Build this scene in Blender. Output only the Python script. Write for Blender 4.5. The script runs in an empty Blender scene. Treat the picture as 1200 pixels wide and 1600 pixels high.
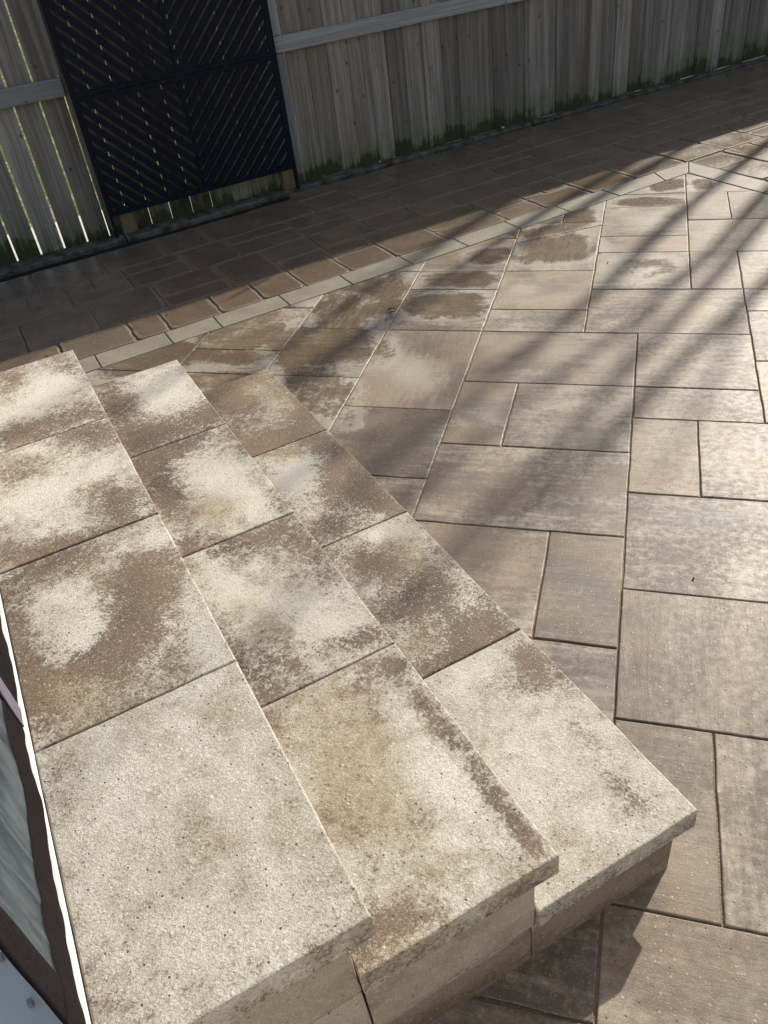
import bpy, bmesh, math, random
from math import sin, cos, pi, radians
from mathutils import Vector, Matrix, noise
random.seed(7)
S = bpy.context.scene
COL = S.collection
# ------------------------------------------------------------------ camera
F_PX = 1257.26
R = ((0.95844493, 0.26100504, -0.11515072),
     (0.07530595, -0.62080517, -0.78033964),
     (-0.27515874, 0.73924103, -0.6146628))
cd = bpy.data.cameras.new('camera'); cam = bpy.data.objects.new('camera', cd); COL.objects.link(cam)
cd.sensor_fit = 'VERTICAL'; cd.sensor_height = 24.0; cd.lens = F_PX/1600*24.0
cd.clip_start = 0.02; cd.clip_end = 500
mw = Matrix.Identity(4)
for i in range(3):
    mw[i][0] = R[0][i]; mw[i][1] = -R[1][i]; mw[i][2] = -R[2][i]
mw[2][3] = 1.6
cam.matrix_world = mw
S.camera = cam
# ------------------------------------------------------------------ sun, sky, exposure
SUN_XY = (0.385, 0.923); SUN_EL = radians(29.5)
sx, sy = SUN_XY; sl = math.hypot(sx, sy); sx /= sl; sy /= sl
sd = Vector((sx*cos(SUN_EL), sy*cos(SUN_EL), sin(SUN_EL)))
ld = bpy.data.lights.new('sun', 'SUN'); ld.energy = 5.0; ld.angle = radians(0.55); ld.color = (1.0, 0.925, 0.80)
sun = bpy.data.objects.new('sun', ld); COL.objects.link(sun)
sun.rotation_euler = (-sd).to_track_quat('-Z', 'Y').to_euler()
W = bpy.data.worlds.new('World'); S.world = W; W.use_nodes = True
nt = W.node_tree; nt.nodes.clear()
sky = nt.nodes.new('ShaderNodeTexSky'); sky.sky_type = 'NISHITA'; sky.sun_disc = False
sky.sun_elevation = SUN_EL; sky.sun_rotation = math.atan2(sx, sy)
sky.air_density = 1.0; sky.dust_density = 2.0; sky.ozone_density = 0.6
bg = nt.nodes.new('ShaderNodeBackground'); bg.inputs[1].default_value = 0.125
wo = nt.nodes.new('ShaderNodeOutputWorld')
nt.links.new(sky.outputs[0], bg.inputs[0]); nt.links.new(bg.outputs[0], wo.inputs[0])
S.view_settings.view_transform = 'Standard'; S.view_settings.look = 'None'
S.view_settings.exposure = 0.27; S.view_settings.gamma = 1.0
# ------------------------------------------------------------------ frames: v = down the steps, u = along the steps
A0 = 0.75706
VX, VY = cos(A0), sin(A0)
def vu(v, u, z=0.0): return Vector((v*VX-u*VY, v*VY+u*VX, z))
def to_vu(x, y): return (x*VX+y*VY, -x*VY+y*VX)
FD = Vector((0.71745712, 0.69660267, 0)); FN = Vector((0.69660267, -0.71745712, 0))
def fp(s, z, off=0.0): return FD*s + FN*(-5.497+off) + Vector((0, 0, z))   # off > 0 is towards the patio
# ------------------------------------------------------------------ materials
class NB:
    def __init__(s, name):
        m = bpy.data.materials.new(name); m.use_nodes = True; s.m = m; s.t = m.node_tree; s.t.nodes.clear()
        s.out = s.n('OutputMaterial'); s.b = s.n('BsdfPrincipled'); s.t.links.new(s.b.outputs[0], s.out.inputs[0])
    def n(s, k): return s.t.nodes.new('ShaderNode'+k)
    def put(s, sock, v):
        if v is None: return
        if isinstance(v, bpy.types.NodeSocket): s.t.links.new(v, sock)
        else:
            if sock.type == 'RGBA' and hasattr(v, '__len__') and len(v) == 3: v = (*v, 1)
            sock.default_value = v
    def math(s, op, a, b=None, c=None, clamp=False):
        x = s.n('Math'); x.operation = op; x.use_clamp = clamp
        s.put(x.inputs[0], a); s.put(x.inputs[1], b); s.put(x.inputs[2], c); return x.outputs[0]
    def mix(s, f, a, b, mode='MIX'):
        x = s.n('Mix'); x.data_type = 'RGBA'; x.blend_type = mode
        s.put(x.inputs[0], f); s.put(x.inputs[6], a); s.put(x.inputs[7], b); return x.outputs[2]
    def ss(s, v, a, b, lo=0.0, hi=1.0):
        x = s.n('MapRange'); x.interpolation_type = 'SMOOTHSTEP'; s.put(x.inputs[0], v)
        for i, q in zip((1, 2, 3, 4), (a, b, lo, hi)): s.put(x.inputs[i], q)
        return x.outputs[0]
    def coord(s, scale=(1, 1, 1), rot=0.0, kind='Object', off=None):
        tc = s.n('TexCoord'); mp = s.n('Mapping'); s.t.links.new(tc.outputs[kind], mp.inputs[0])
        mp.inputs[3].default_value = scale; mp.inputs[2].default_value = (0, 0, rot)
        if off is not None: s.put(mp.inputs[1], off)
        return mp.outputs[0]
    def noise(s, vec, scale, detail=4, rough=0.6, w=None, dist=0.0):
        x = s.n('TexNoise')
        if w is not None: x.noise_dimensions = '4D'; s.put(x.inputs['W'], w)
        s.put(x.inputs['Vector'], vec); x.inputs['Scale'].default_value = scale; x.inputs['Detail'].default_value = detail
        x.inputs['Roughness'].default_value = rough; x.inputs['Distortion'].default_value = dist; return x.outputs[0]
    def vor(s, vec, scale, rnd=1.0):
        x = s.n('TexVoronoi'); s.put(x.inputs['Vector'], vec); x.inputs['Scale'].default_value = scale
        x.inputs['Randomness'].default_value = rnd; return x.outputs['Distance'], x.outputs['Color']
    def sep(s, c):
        x = s.n('SeparateColor'); s.put(x.inputs[0], c); return x.outputs[0], x.outputs[1], x.outputs[2]
    def attr(s, name):
        x = s.n('Attribute'); x.attribute_name = name; return x.outputs['Color'], x.outputs['Fac'], x.outputs['Alpha']
    def bump(s, h, strength=0.3, dist=0.002, prev=None):
        x = s.n('Bump'); x.inputs['Strength'].default_value = strength; x.inputs['Distance'].default_value = dist
        s.put(x.inputs['Height'], h); s.put(x.inputs['Normal'], prev); return x.outputs[0]
    def done(s, col=None, rough=0.8, nrm=None, spec=0.5, metal=0.0):
        s.put(s.b.inputs['Base Color'], col); s.put(s.b.inputs['Roughness'], rough); s.put(s.b.inputs['Normal'], nrm)
        s.put(s.b.inputs['Specular IOR Level'], spec); s.put(s.b.inputs['Metallic'], metal); return s.m

def speckle(m, vec, col, pit_d=0.16, amt=1.0, grain=2.0):
    """aggregate flecks and pits of wet-cast concrete; returns colour, height"""
    d1, c1 = m.vor(vec, 330); r1, g1, b1 = m.sep(c1)
    fleck = m.math('MULTIPLY', m.ss(r1, 0.80, 0.90), m.ss(d1, 0.55, 0.25))
    dark = m.math('MULTIPLY', m.ss(g1, 0.80, 0.90), m.ss(d1, 0.5, 0.2))
    d2, c2 = m.vor(vec, 95); r2, g2, b2 = m.sep(c2)
    cl = m.math('MULTIPLY_ADD', m.noise(vec, 6, 3, 0.6), 0.5, 0.60)
    pit = m.math('MULTIPLY', m.ss(m.math('SUBTRACT', r2, cl), 0.0, 0.04), m.ss(d2, pit_d+0.08, pit_d-0.05))
    grit = m.math('MULTIPLY', m.ss(g2, 0.82, 0.9), m.ss(d2, 0.34, 0.22))
    fine = m.noise(vec, 330, 3, 0.75)
    col = m.mix(m.math('MULTIPLY', fleck, 0.42*amt), col, (0.68, 0.63, 0.56))
    col = m.mix(m.math('MULTIPLY', grit, 0.35*amt), col, (0.66, 0.61, 0.53))
    col = m.mix(m.math('MULTIPLY', dark, 0.45*amt), col, (0.10, 0.08, 0.065))
    col = m.mix(m.math('MULTIPLY', pit, 0.8), col, (0.045, 0.036, 0.03))
    k = m.math('MAXIMUM', m.math('MULTIPLY_ADD', fine, grain*amt, 1-0.5*grain*amt), 0.25)
    x = m.n('VectorMath'); x.operation = 'SCALE'; m.put(x.inputs[0], col); m.put(x.inputs[3], k)
    h = m.math('SUBTRACT', m.math('ADD', m.math('MULTIPLY', fine, 0.8), m.math('MULTIPLY', grit, 0.5)), m.math('MULTIPLY', pit, 1.6))
    return x.outputs[0], h

def mat_tread():
    m = NB('tread_concrete'); V = m.coord()
    c, f, al = m.attr('mask'); st, pale, och = m.sep(c)
    rv = m.math('MULTIPLY', al, 13.0)
    n1 = m.noise(V, 9, 6, 0.62, w=rv, dist=0.4); n2 = m.noise(V, 70, 5, 0.75, w=rv)
    n3 = m.noise(V, 3.2, 3, 0.5, w=rv); n4 = m.noise(m.coord((160, 160, 160)), 1.0, 3, 0.7)
    n5 = m.noise(V, 26, 5, 0.7, w=rv, dist=0.3); rug = m.math('ADD', m.math('MULTIPLY_ADD', n2, 2.3, -1.15), m.math('MULTIPLY_ADD', n4, 2.6, -1.3))
    mid = m.math('ADD', m.math('MULTIPLY_ADD', n1, 2.4, -1.2), m.math('MULTIPLY_ADD', n5, 2.2, -1.1))
    t = m.math('ADD', m.math('ADD', st, m.math('MULTIPLY', mid, 0.75)), rug)
    t = m.math('SUBTRACT', t, m.math('MULTIPLY', pale, 0.55))
    brown = m.ss(t, -0.08, 0.75)
    base = m.mix(m.ss(n3, 0.35, 0.65), (0.42, 0.392, 0.330), (0.34, 0.298, 0.232))
    base = m.mix(m.ss(m.math('SUBTRACT', m.math('MULTIPLY', mid, 0.8), rug), -0.5, 0.7), (0.47, 0.445, 0.385), base)
    pl = m.math('ADD', m.math('ADD', pale, m.math('MULTIPLY', mid, -0.8)), m.math('MULTIPLY', rug, -1.1))
    base = m.mix(m.ss(pl, 0.05, 0.95), base, (0.555, 0.525, 0.455))
    base = m.mix(m.math('MULTIPLY', m.ss(m.math('ADD', och, m.math('MULTIPLY_ADD', n1, 1.6, -0.8)), 0.0, 0.9), 0.62), base, (0.33, 0.262, 0.155))
    tan = m.ss(m.math('ADD', m.math('ADD', st, m.math('MULTIPLY', mid, 0.7)), m.math('MULTIPLY', rug, 0.35)), -0.35, 0.35)
    base = m.mix(m.math('MULTIPLY', tan, m.math('SUBTRACT', 0.40, m.math('MULTIPLY', pale, 0.4), None, True)), base, (0.30, 0.24, 0.175))
    br = m.mix(m.ss(n1, 0.38, 0.62), (0.084, 0.054, 0.035), (0.155, 0.106, 0.072))
    br = m.mix(m.math('MULTIPLY', och, 0.6), br, (0.24, 0.175, 0.10))
    col = m.mix(m.math('MULTIPLY', brown, 0.92), base, br)
    col, h = speckle(m, V, col, grain=1.9)
    h2 = m.math('MULTIPLY', n4, 1.2)
    nrm = m.bump(m.math('ADD', h, h2), 0.55, 0.0026)
    return m.done(col, m.math('MULTIPLY_ADD', brown, -0.12, 0.82), nrm, 0.35)

def mat_block(name, wet=0.0):
    m = NB(name); V = m.coord()
    oi = m.n('ObjectInfo'); rv = m.math('MULTIPLY', oi.outputs['Random'], 17.0)
    n1 = m.noise(V, 7, 5, 0.6, w=rv); n2 = m.noise(V, 60, 5, 0.75)
    base = m.mix(m.ss(n1, 0.3, 0.7), (0.42, 0.37, 0.30), (0.31, 0.255, 0.195))
    sepz = m.n('SeparateXYZ'); m.put(sepz.inputs[0], V)
    st = m.math('ADD', n1, m.math('MULTIPLY_ADD', n2, 1.1, -0.55))
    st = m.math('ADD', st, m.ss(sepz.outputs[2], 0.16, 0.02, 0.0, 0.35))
    n6 = m.noise(m.coord((5, 5, 16)), 1.0, 5, 0.7, w=rv)
    st = m.math('ADD', st, m.math('MULTIPLY_ADD', n6, 1.4, -0.7))
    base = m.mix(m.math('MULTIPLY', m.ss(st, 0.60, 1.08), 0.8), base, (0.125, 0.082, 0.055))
    base = m.mix(m.math('MULTIPLY', m.ss(m.math('ADD', n6, m.math('MULTIPLY_ADD', n2, 0.8, -0.4)), 0.46, 0.30), 0.6), base, (0.46, 0.42, 0.35))
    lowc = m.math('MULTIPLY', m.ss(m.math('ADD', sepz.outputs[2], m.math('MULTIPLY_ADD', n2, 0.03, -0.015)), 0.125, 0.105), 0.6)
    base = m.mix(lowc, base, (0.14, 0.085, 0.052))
    col, h = speckle(m, V, base, amt=0.7)
    return m.done(col, 0.82, m.bump(m.math('ADD', h, m.math('MULTIPLY', n2, 2.0)), 0.5, 0.003), 0.3)

def mat_slab():
    m = NB('patio_slab_concrete'); V = m.coord()
    c, f, al = m.attr('mask'); st, pale, och = m.sep(c)
    c2, f2, ori = m.attr('mask2'); wet, blue, rnd = m.sep(c2)
    rv = m.math('MULTIPLY', rnd, 23.0)
    sX = m.noise(m.coord((5, 38, 5)), 1.0, 5, 0.7, w=rv); sY = m.noise(m.coord((38, 5, 5)), 1.0, 5, 0.7, w=rv)
    streak = m.mix(ori, sX, sY)
    n1 = m.noise(V, 5.5, 5, 0.6, w=rv, dist=0.6); n2 = m.noise(V, 45, 4, 0.7)
    big = m.noise(V, 2.6, 3, 0.55, w=m.math('ADD', rv, 3.0))
    t = m.math('ADD', m.math('MULTIPLY', n1, 1.0), m.math('MULTIPLY_ADD', streak, 0.9, -0.1))
    t = m.math('ADD', t, m.math('MULTIPLY', st, 0.46)); t = m.math('SUBTRACT', t, m.math('MULTIPLY', pale, 0.30))  # brown stain blobs, a few of them painted tree shade
    t = m.math('ADD', t, m.math('MULTIPLY_ADD', n2, 0.8, -0.4)); t = m.math('ADD', t, m.math('MULTIPLY_ADD', rnd, 0.16, -0.08))
    rnd2 = m.math('FRACT', m.math('MULTIPLY', rnd, 7.31)); 
    pa = m.mix(rnd2, (0.385, 0.340, 0.272), (0.30, 0.252, 0.195)); pb = m.mix(rnd2, (0.100, 0.076, 0.056), (0.120, 0.085, 0.056))
    col = m.mix(m.ss(t, 0.54, 1.08), pa, pb)
    col = m.mix(m.math('MULTIPLY', m.ss(m.math('ADD', big, m.math('MULTIPLY_ADD', rnd2, 0.16, -0.08)), 0.42, 0.66), 0.7), col, (0.250, 0.186, 0.128))
    big2 = m.noise(V, 3.4, 4, 0.6, w=m.math('ADD', rv, 9.0), dist=0.5)
    col = m.mix(m.math('MULTIPLY', m.ss(m.math('ADD', big2, m.math('MULTIPLY_ADD', streak, 0.3, -0.15)), 0.48, 0.66), 0.62), col, (0.105, 0.084, 0.070))
    sv = m.n('VectorMath'); sv.operation = 'SCALE'; m.put(sv.inputs[0], col); m.put(sv.inputs[3], m.math('MULTIPLY_ADD', m.math('FRACT', m.math('MULTIPLY', rnd, 3.77)), 0.42, 0.80)); col = sv.outputs[0]
    col = m.mix(m.math('MULTIPLY', och, 0.5), col, (0.27, 0.20, 0.125))
    col = m.mix(m.math('MULTIPLY', m.ss(m.math('ADD', pale, m.math('MULTIPLY_ADD', streak, 1.0, -0.5)), 0.3, 1.0), 0.6), col, (0.37, 0.335, 0.275))
    col = m.mix(m.math('MULTIPLY', m.ss(m.math('ADD', blue, m.math('MULTIPLY_ADD', streak, 0.9, -0.45)), 0.1, 0.9), 0.7), col, (0.088, 0.080, 0.082))  # bluish dark blobs, partly tree shade put into the colour
    wn = m.math('ADD', wet, m.math('MULTIPLY_ADD', streak, 0.45, -0.22)); wn = m.math('ADD', wn, m.math('MULTIPLY_ADD', n2, 0.9, -0.45)); wn = m.math('ADD', wn, m.math('MULTIPLY_ADD', n1, 1.4, -0.7)); wn = m.math('MULTIPLY', wn, m.ss(wet, 0.0, 0.25))
    wf = m.ss(wn, 0.36, 0.72)
    wetc = m.mix(m.ss(t, 0.6, 1.05), (0.20, 0.148, 0.095), (0.125, 0.09, 0.058))
    col = m.mix(m.math('MULTIPLY', wf, 0.85), col, wetc)
    rim = m.math('MULTIPLY', m.ss(wn, 0.12, 0.36), m.math('SUBTRACT', 1.0, wf))
    col = m.mix(m.math('MULTIPLY', rim, 0.45), col, (0.448, 0.408, 0.344))
    col, h = speckle(m, V, col, amt=0.5)
    nrm = m.bump(m.math('ADD', h, m.math('MULTIPLY', streak, 1.6)), 0.4, 0.002)
    return m.done(col, m.math('MULTIPLY_ADD', wf, -0.22, m.ss(n2, 0.3, 0.7, 0.42, 0.60)), nrm, 0.5)

def mat_border():
    m = NB('border_paver_concrete'); V = m.coord()
    c2, f2, ori = m.attr('mask2'); wet, blue, rnd = m.sep(c2)
    n1 = m.noise(V, 6, 5, 0.65, w=m.math('MULTIPLY', rnd, 9.0)); n2 = m.noise(V, 90, 4, 0.7)
    col = m.mix(m.ss(n1, 0.3, 0.7), (0.265, 0.238, 0.178), (0.185, 0.160, 0.115))
    col = m.mix(m.ss(n2, 0.5, 0.75), col, (0.1584, 0.144, 0.1116))
    col, h = speckle(m, V, col, amt=0.7)
    return m.done(col, 0.6, m.bump(m.math('ADD', h, n2), 0.45, 0.002), 0.5)

def mat_tumbled():
    m = NB('old_tumbled_paver'); V = m.coord()
    c2, f2, ori = m.attr('mask2'); wet, blue, rnd = m.sep(c2); edge = wet
    rv = m.math('MULTIPLY', rnd, 19.0)
    n1 = m.noise(V, 4.5, 5, 0.6, w=rv, dist=0.4); n2 = m.noise(V, 38, 5, 0.7); n0 = m.noise(V, 1.1, 3, 0.5)
    a = m.mix(rnd, (0.18, 0.122, 0.075), (0.155, 0.118, 0.085))
    b = m.mix(rnd, (0.105, 0.078, 0.055), (0.12, 0.08, 0.052))
    col = m.mix(m.ss(m.math('ADD', n1, m.math('MULTIPLY_ADD', n2, 0.5, -0.25)), 0.35, 0.68), a, b)
    col = m.mix(m.math('MULTIPLY', m.ss(m.math('ADD', edge, m.math('MULTIPLY_ADD', n2, 0.9, -0.45)), 0.5, 0.95), 0.3), col, (0.24, 0.195, 0.14))
    col, h = speckle(m, V, col, amt=0.3)
    rough = m.ss(m.math('ADD', n0, m.math('MULTIPLY_ADD', n1, 0.5, -0.25)), 0.35, 0.65, 0.20, 0.42)
    rough = m.math('MAXIMUM', rough, m.ss(edge, 0.2, 0.8, 0.0, 0.85))
    nrm = m.bump(m.math('ADD', m.math('MULTIPLY', h, 0.5), m.math('MULTIPLY', n2, 2.5)), 0.35, 0.003)
    nrm = m.bump(m.noise(V, 7, 3, 0.5), 0.35, 0.012, nrm)
    return m.done(col, rough, nrm, 0.5)

def mat_sand(name, c0, c1, scale=160):
    m = NB(name); V = m.coord(); n = m.noise(V, scale, 4, 0.8); n2 = m.noise(V, 9, 3, 0.6)
    d, c = m.vor(V, scale*1.6); r, g_, b = m.sep(c)
    col = m.mix(m.ss(m.math('ADD', m.math('MULTIPLY', n, 0.6), m.math('MULTIPLY', n2, 0.5)), 0.35, 0.75), c0, c1)
    col = m.mix(m.math('MULTIPLY', r, 0.4), col, tuple(x*1.7 for x in c0))
    return m.done(col, 0.95, m.bump(m.math('ADD', n, d), 0.9, 0.006), 0.2)

def mat_grass():
    m = NB('lawn_grass'); V = m.coord(); n = m.noise(V, 45, 4, 0.8); n2 = m.noise(V, 3.0, 5, 0.75)
    col = m.mix(m.ss(n, 0.35, 0.65), (0.05, 0.085, 0.018), (0.15, 0.21, 0.055))
    col = m.mix(m.ss(m.math('ADD', n2, m.math('MULTIPLY_ADD', n, 0.6, -0.3)), 0.50, 0.62), col, (0.42, 0.40, 0.26))
    return m.done(col, 0.9, m.bump(n, 0.9, 0.02), 0.2)

def mat_wood(name, c0, c1, c2, algae=1.0, axis=2, nailstain=True):
    m = NB(name)
    oi = m.n('ObjectInfo'); rnd = oi.outputs['Random']; rv = m.math('MULTIPLY', rnd, 31.0)
    sc = [38, 38, 38]; sc[axis] = 1.3
    V = m.coord(tuple(sc)); Vo = m.coord()
    sc2 = [14, 14, 14]; sc2[axis] = 0.9
    g1 = m.noise(V, 1.0, 6, 0.65, w=rv, dist=0.6); g2 = m.noise(m.coord(tuple(sc2)), 1.0, 3, 0.5, w=rv)
    sc3 = [150, 150, 150]; sc3[axis] = 4
    g3 = m.noise(m.coord(tuple(sc3)), 1.0, 3, 0.7, w=rv)
    col = m.mix(m.ss(g1, 0.38, 0.62), c0, c1)
    col = m.mix(m.ss(g2, 0.48, 0.72, 0, 0.75), col, c2)
    col = m.mix(m.ss(g3, 0.55, 0.78, 0, 0.5), col, tuple(x*0.3 for x in c0))
    br = m.math('MULTIPLY_ADD', rnd, 0.62, 0.68)
    x = m.n('VectorMath'); x.operation = 'SCALE'; m.put(x.inputs[0], col); m.put(x.inputs[3], br); col = x.outputs[0]
    # knots
    s4 = [13, 13, 13]; s4[axis] = 10
    d, c = m.vor(m.coord(tuple(s4), off=None), 1.0); r, g_, b = m.sep(c)
    kn = m.math('MULTIPLY', m.ss(d, 0.10, 0.05), m.ss(r, 0.60, 0.64))
    ring = m.math('MULTIPLY', m.ss(d, 0.24, 0.10), m.ss(r, 0.60, 0.64))
    col = m.mix(m.math('MULTIPLY', ring, 0.35), col, tuple(q*0.6 for q in c0)); col = m.mix(m.math('MULTIPLY', kn, 0.85), col, (0.03, 0.022, 0.018))
    if algae > 0:
        s = m.n('SeparateXYZ'); m.put(s.inputs[0], Vo)
        h = m.math('ADD', s.outputs[2], m.math('MULTIPLY_ADD', m.noise(Vo, 5, 4, 0.65), 0.34, -0.17))
        h = m.math('ADD', h, m.math('MULTIPLY_ADD', g1, 0.24, -0.12)); h = m.math('ADD', h, m.math('MULTIPLY_ADD', rnd, 0.10, -0.05))
        col = m.mix(m.ss(h, 0.28, 0.05, 0, 0.5*algae), col, (0.115, 0.12, 0.04))
        col = m.mix(m.ss(h, 0.10, 0.03, 0, 0.85*algae), col, (0.028, 0.038, 0.010))
    nrm = m.bump(m.math('ADD', g1, m.math('MULTIPLY', g3, 0.6)), 0.5, 0.003)
    return m.done(col, 0.85, nrm, 0.25)

def mat_plain(name, col, rough=0.6, spec=0.5, var=0.12, scale=30, bump=0.1):
    m = NB(name); V = m.coord(); n = m.noise(V, scale, 4, 0.6)
    c = m.mix(m.ss(n, 0.3, 0.7), tuple(q*(1-var) for q in col), tuple(min(1, q*(1+var)) for q in col))
    return m.done(c, rough, m.bump(n, bump, 0.002), spec)

def mat_screen():
    """woven fly-screen: open mesh, real transparency between the threads"""
    m = NB('fly_screen_mesh'); V = m.coord(kind='UV')
    s = m.n('SeparateXYZ'); m.put(s.inputs[0], V)
    def thr(o):
        f = m.math('FRACT', m.math('MULTIPLY', o, 640.0)); return m.ss(m.math('ABSOLUTE', m.math('SUBTRACT', f, 0.5)), 0.22, 0.30)
    a = m.math('MAXIMUM', thr(s.outputs[0]), thr(s.outputs[1]))
    n = m.noise(m.coord(), 6, 4, 0.6)
    f = m.noise(m.coord((22, 22, 3)), 1.0, 5, 0.65, dist=1.2)
    col = m.mix(m.ss(m.math('ADD', m.math('MULTIPLY', n, 0.4), m.math('MULTIPLY', f, 0.7)), 0.42, 0.72), (0.016, 0.021, 0.023), (0.10, 0.115, 0.115))
    m.put(m.b.inputs['Alpha'], m.math('MULTIPLY_ADD', a, 0.30, 0.42))
    return m.done(col, 0.75, None, 0.15)

M = dict(
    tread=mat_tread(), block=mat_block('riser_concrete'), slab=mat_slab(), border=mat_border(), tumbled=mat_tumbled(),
    sand=mat_sand('joint_sand', (0.25, 0.19, 0.125), (0.42, 0.34, 0.24)),
    palesand=mat_sand('old_joint_sand', (0.13, 0.10, 0.07), (0.22, 0.18, 0.13), 90),
    soil=mat_sand('dark_soil', (0.012, 0.011, 0.009), (0.03, 0.026, 0.02), 60),
    kerb=mat_plain('grey_edging', (0.095, 0.085, 0.068), 0.85, 0.2, 0.6, 14, 0.8),
    board=mat_wood('weathered_cedar', (0.178, 0.153, 0.128), (0.315, 0.278, 0.236), (0.235, 0.170, 0.122)),
    rail=mat_wood('rail_wood', (0.2178, 0.2112, 0.2046), (0.3036, 0.297, 0.2904), (0.2508, 0.231, 0.2046), 0.0, 0),
    rail_v=mat_wood('post_wood', (0.2178, 0.2112, 0.2046), (0.297, 0.2904, 0.2772), (0.2376, 0.2244, 0.198), 0.8, 2),
    newwood=mat_wood('new_wood', (0.27, 0.165, 0.0975), (0.3375, 0.225, 0.1425), (0.225, 0.15, 0.0975), 0.25),
    edgewood=mat_wood('edge_wood', (0.21, 0.1645, 0.1155), (0.252, 0.203, 0.147), (0.196, 0.147, 0.105), 0.8),
    black=mat_plain('black_painted_metal', (0.004, 0.006, 0.0145), 0.55, 0.2, 0.3, 40, 0.15),
    hem=mat_plain('dark_hem_cloth', (0.013, 0.0105, 0.012), 0.95, 0.05, 0.3, 260, 0.9),
    ribbon=mat_plain('mauve_ribbon', (0.13, 0.115, 0.15), 0.8, 0.2, 0.15, 80, 0.3),
    screen=mat_screen(),
    white=mat_plain('white_vinyl', (0.82, 0.80, 0.75), 0.45, 0.5, 0.03, 8, 0.05),
    siding=mat_plain('pale_siding', (0.55, 0.53, 0.49), 0.6, 0.4, 0.06, 6, 0.1),
    grass=mat_grass(),
    path=mat_plain('pale_concrete_path', (0.62, 0.61, 0.57), 0.9, 0.3, 0.1, 20, 0.3),
    bark=mat_plain('tree_bark', (0.14, 0.11, 0.085), 0.9, 0.2, 0.4, 25, 0.8),
    leaf=mat_plain('dry_leaf', (0.10, 0.055, 0.03), 0.8, 0.2, 0.4, 200, 0.4),
    pebble=mat_plain('grey_pebble', (0.42, 0.41, 0.40), 0.7, 0.4, 0.2, 90, 0.4),
    steel=mat_plain('grey_clip', (0.35, 0.35, 0.36), 0.4, 0.5, 0.1, 50, 0.05),
)
# ------------------------------------------------------------------ object helpers
def link(name, bm, mat, parent=None, smooth=False):
    me = bpy.data.meshes.new(name); bmesh.ops.recalc_face_normals(bm, faces=bm.faces); bm.to_mesh(me); bm.free()
    if smooth:
        for p in me.polygons: p.use_smooth = True
    me.materials.append(mat); o = bpy.data.objects.new(name, me); COL.objects.link(o)
    if parent: o.parent = parent; o.matrix_parent_inverse = parent.matrix_world.inverted()
    return o
def empty(name, loc, label, cat, group=None):
    o = bpy.data.objects.new(name, None); COL.objects.link(o); o.location = loc; o.matrix_world = Matrix.Translation(loc)
    o.empty_display_size = 0.1; o['label'] = label; o['category'] = cat
    if group: o['group'] = group
    return o
def tag(o, label, cat, group=None):
    o['label'] = label; o['category'] = cat
    if group: o['group'] = group
    return o
def box(bm, c, ax, ay, az, bev=0.0, jit=0.0):
    """box with half-axis vectors"""
    c, ax, ay, az = Vector(c), Vector(ax), Vector(ay), Vector(az); vs = []
    for i in (-1, 1):
        for j in (-1, 1):
            for k in (-1, 1):
                vs.append(bm.verts.new(c+ax*i+ay*j+az*k+Vector([random.uniform(-jit, jit) for _ in range(3)])))
    fs = []
    for q in ((0, 1, 3, 2), (4, 6, 7, 5), (0, 4, 5, 1), (2, 3, 7, 6), (0, 2, 6, 4), (1, 5, 7, 3)):
        fs.append(bm.faces.new([vs[i] for i in q]))
    if bev:
        es = list({e for f in fs for e in f.edges}); bmesh.ops.bevel(bm, geom=es, offset=bev, segments=2, affect='EDGES', profile=0.5)
def tube(bm, pts, rad, n=7):
    rings = []
    for i, p in enumerate(pts):
        d = (pts[min(i+1, len(pts)-1)]-pts[max(i-1, 0)]).normalized()
        a = d.orthogonal().normalized(); b = d.cross(a); r = rad[i]
        rings.append([bm.verts.new(p+a*cos(2*pi*k/n)*r+b*sin(2*pi*k/n)*r) for k in range(n)])
    for r0, r1 in zip(rings, rings[1:]):
        for k in range(n):
            bm.faces.new((r0[k], r0[(k+1) % n], r1[(k+1) % n], r1[k]))
    bm.faces.new(rings[0]); bm.faces.new(rings[-1][::-1])
# polygons ---------------------------------------------------------
def clip(poly, nx, ny, c):
    """keep nx*x+ny*y <= c"""
    out = []
    for i in range(len(poly)):
        a, b = poly[i], poly[(i+1) % len(poly)]
        da, db = nx*a[0]+ny*a[1]-c, nx*b[0]+ny*b[1]-c
        if da <= 0: out.append(a)
        if (da < 0 < db) or (db < 0 < da):
            t = da/(da-db); out.append((a[0]+(b[0]-a[0])*t, a[1]+(b[1]-a[1])*t))
    return out
def area(p): return 0.5*sum(p[i][0]*p[(i+1) % len(p)][1]-p[(i+1) % len(p)][0]*p[i][1] for i in range(len(p)))
def inset(poly, d):
    n = len(poly); out = []
    for i in range(n):
        p0, p1, p2 = poly[i-1], poly[i], poly[(i+1) % n]
        def nrm(a, b):
            l = math.hypot(b[0]-a[0], b[1]-a[1]) or 1e-9; return (-(b[1]-a[1])/l, (b[0]-a[0])/l)
        n1, n2 = nrm(p0, p1), nrm(p1, p2); bx, by = n1[0]+n2[0], n1[1]+n2[1]
        k = max(0.35, (1+n1[0]*n2[0]+n1[1]*n2[1])); out.append((p1[0]+bx*d/k, p1[1]+by*d/k))
    return out
def densify(poly, step):
    out = []
    for i in range(len(poly)):
        a, b = poly[i], poly[(i+1) % len(poly)]; l = math.hypot(b[0]-a[0], b[1]-a[1]); n = max(1, round(l/step))
        for k in range(n): out.append((a[0]+(b[0]-a[0])*k/n, a[1]+(b[1]-a[1])*k/n))
    return out
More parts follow.
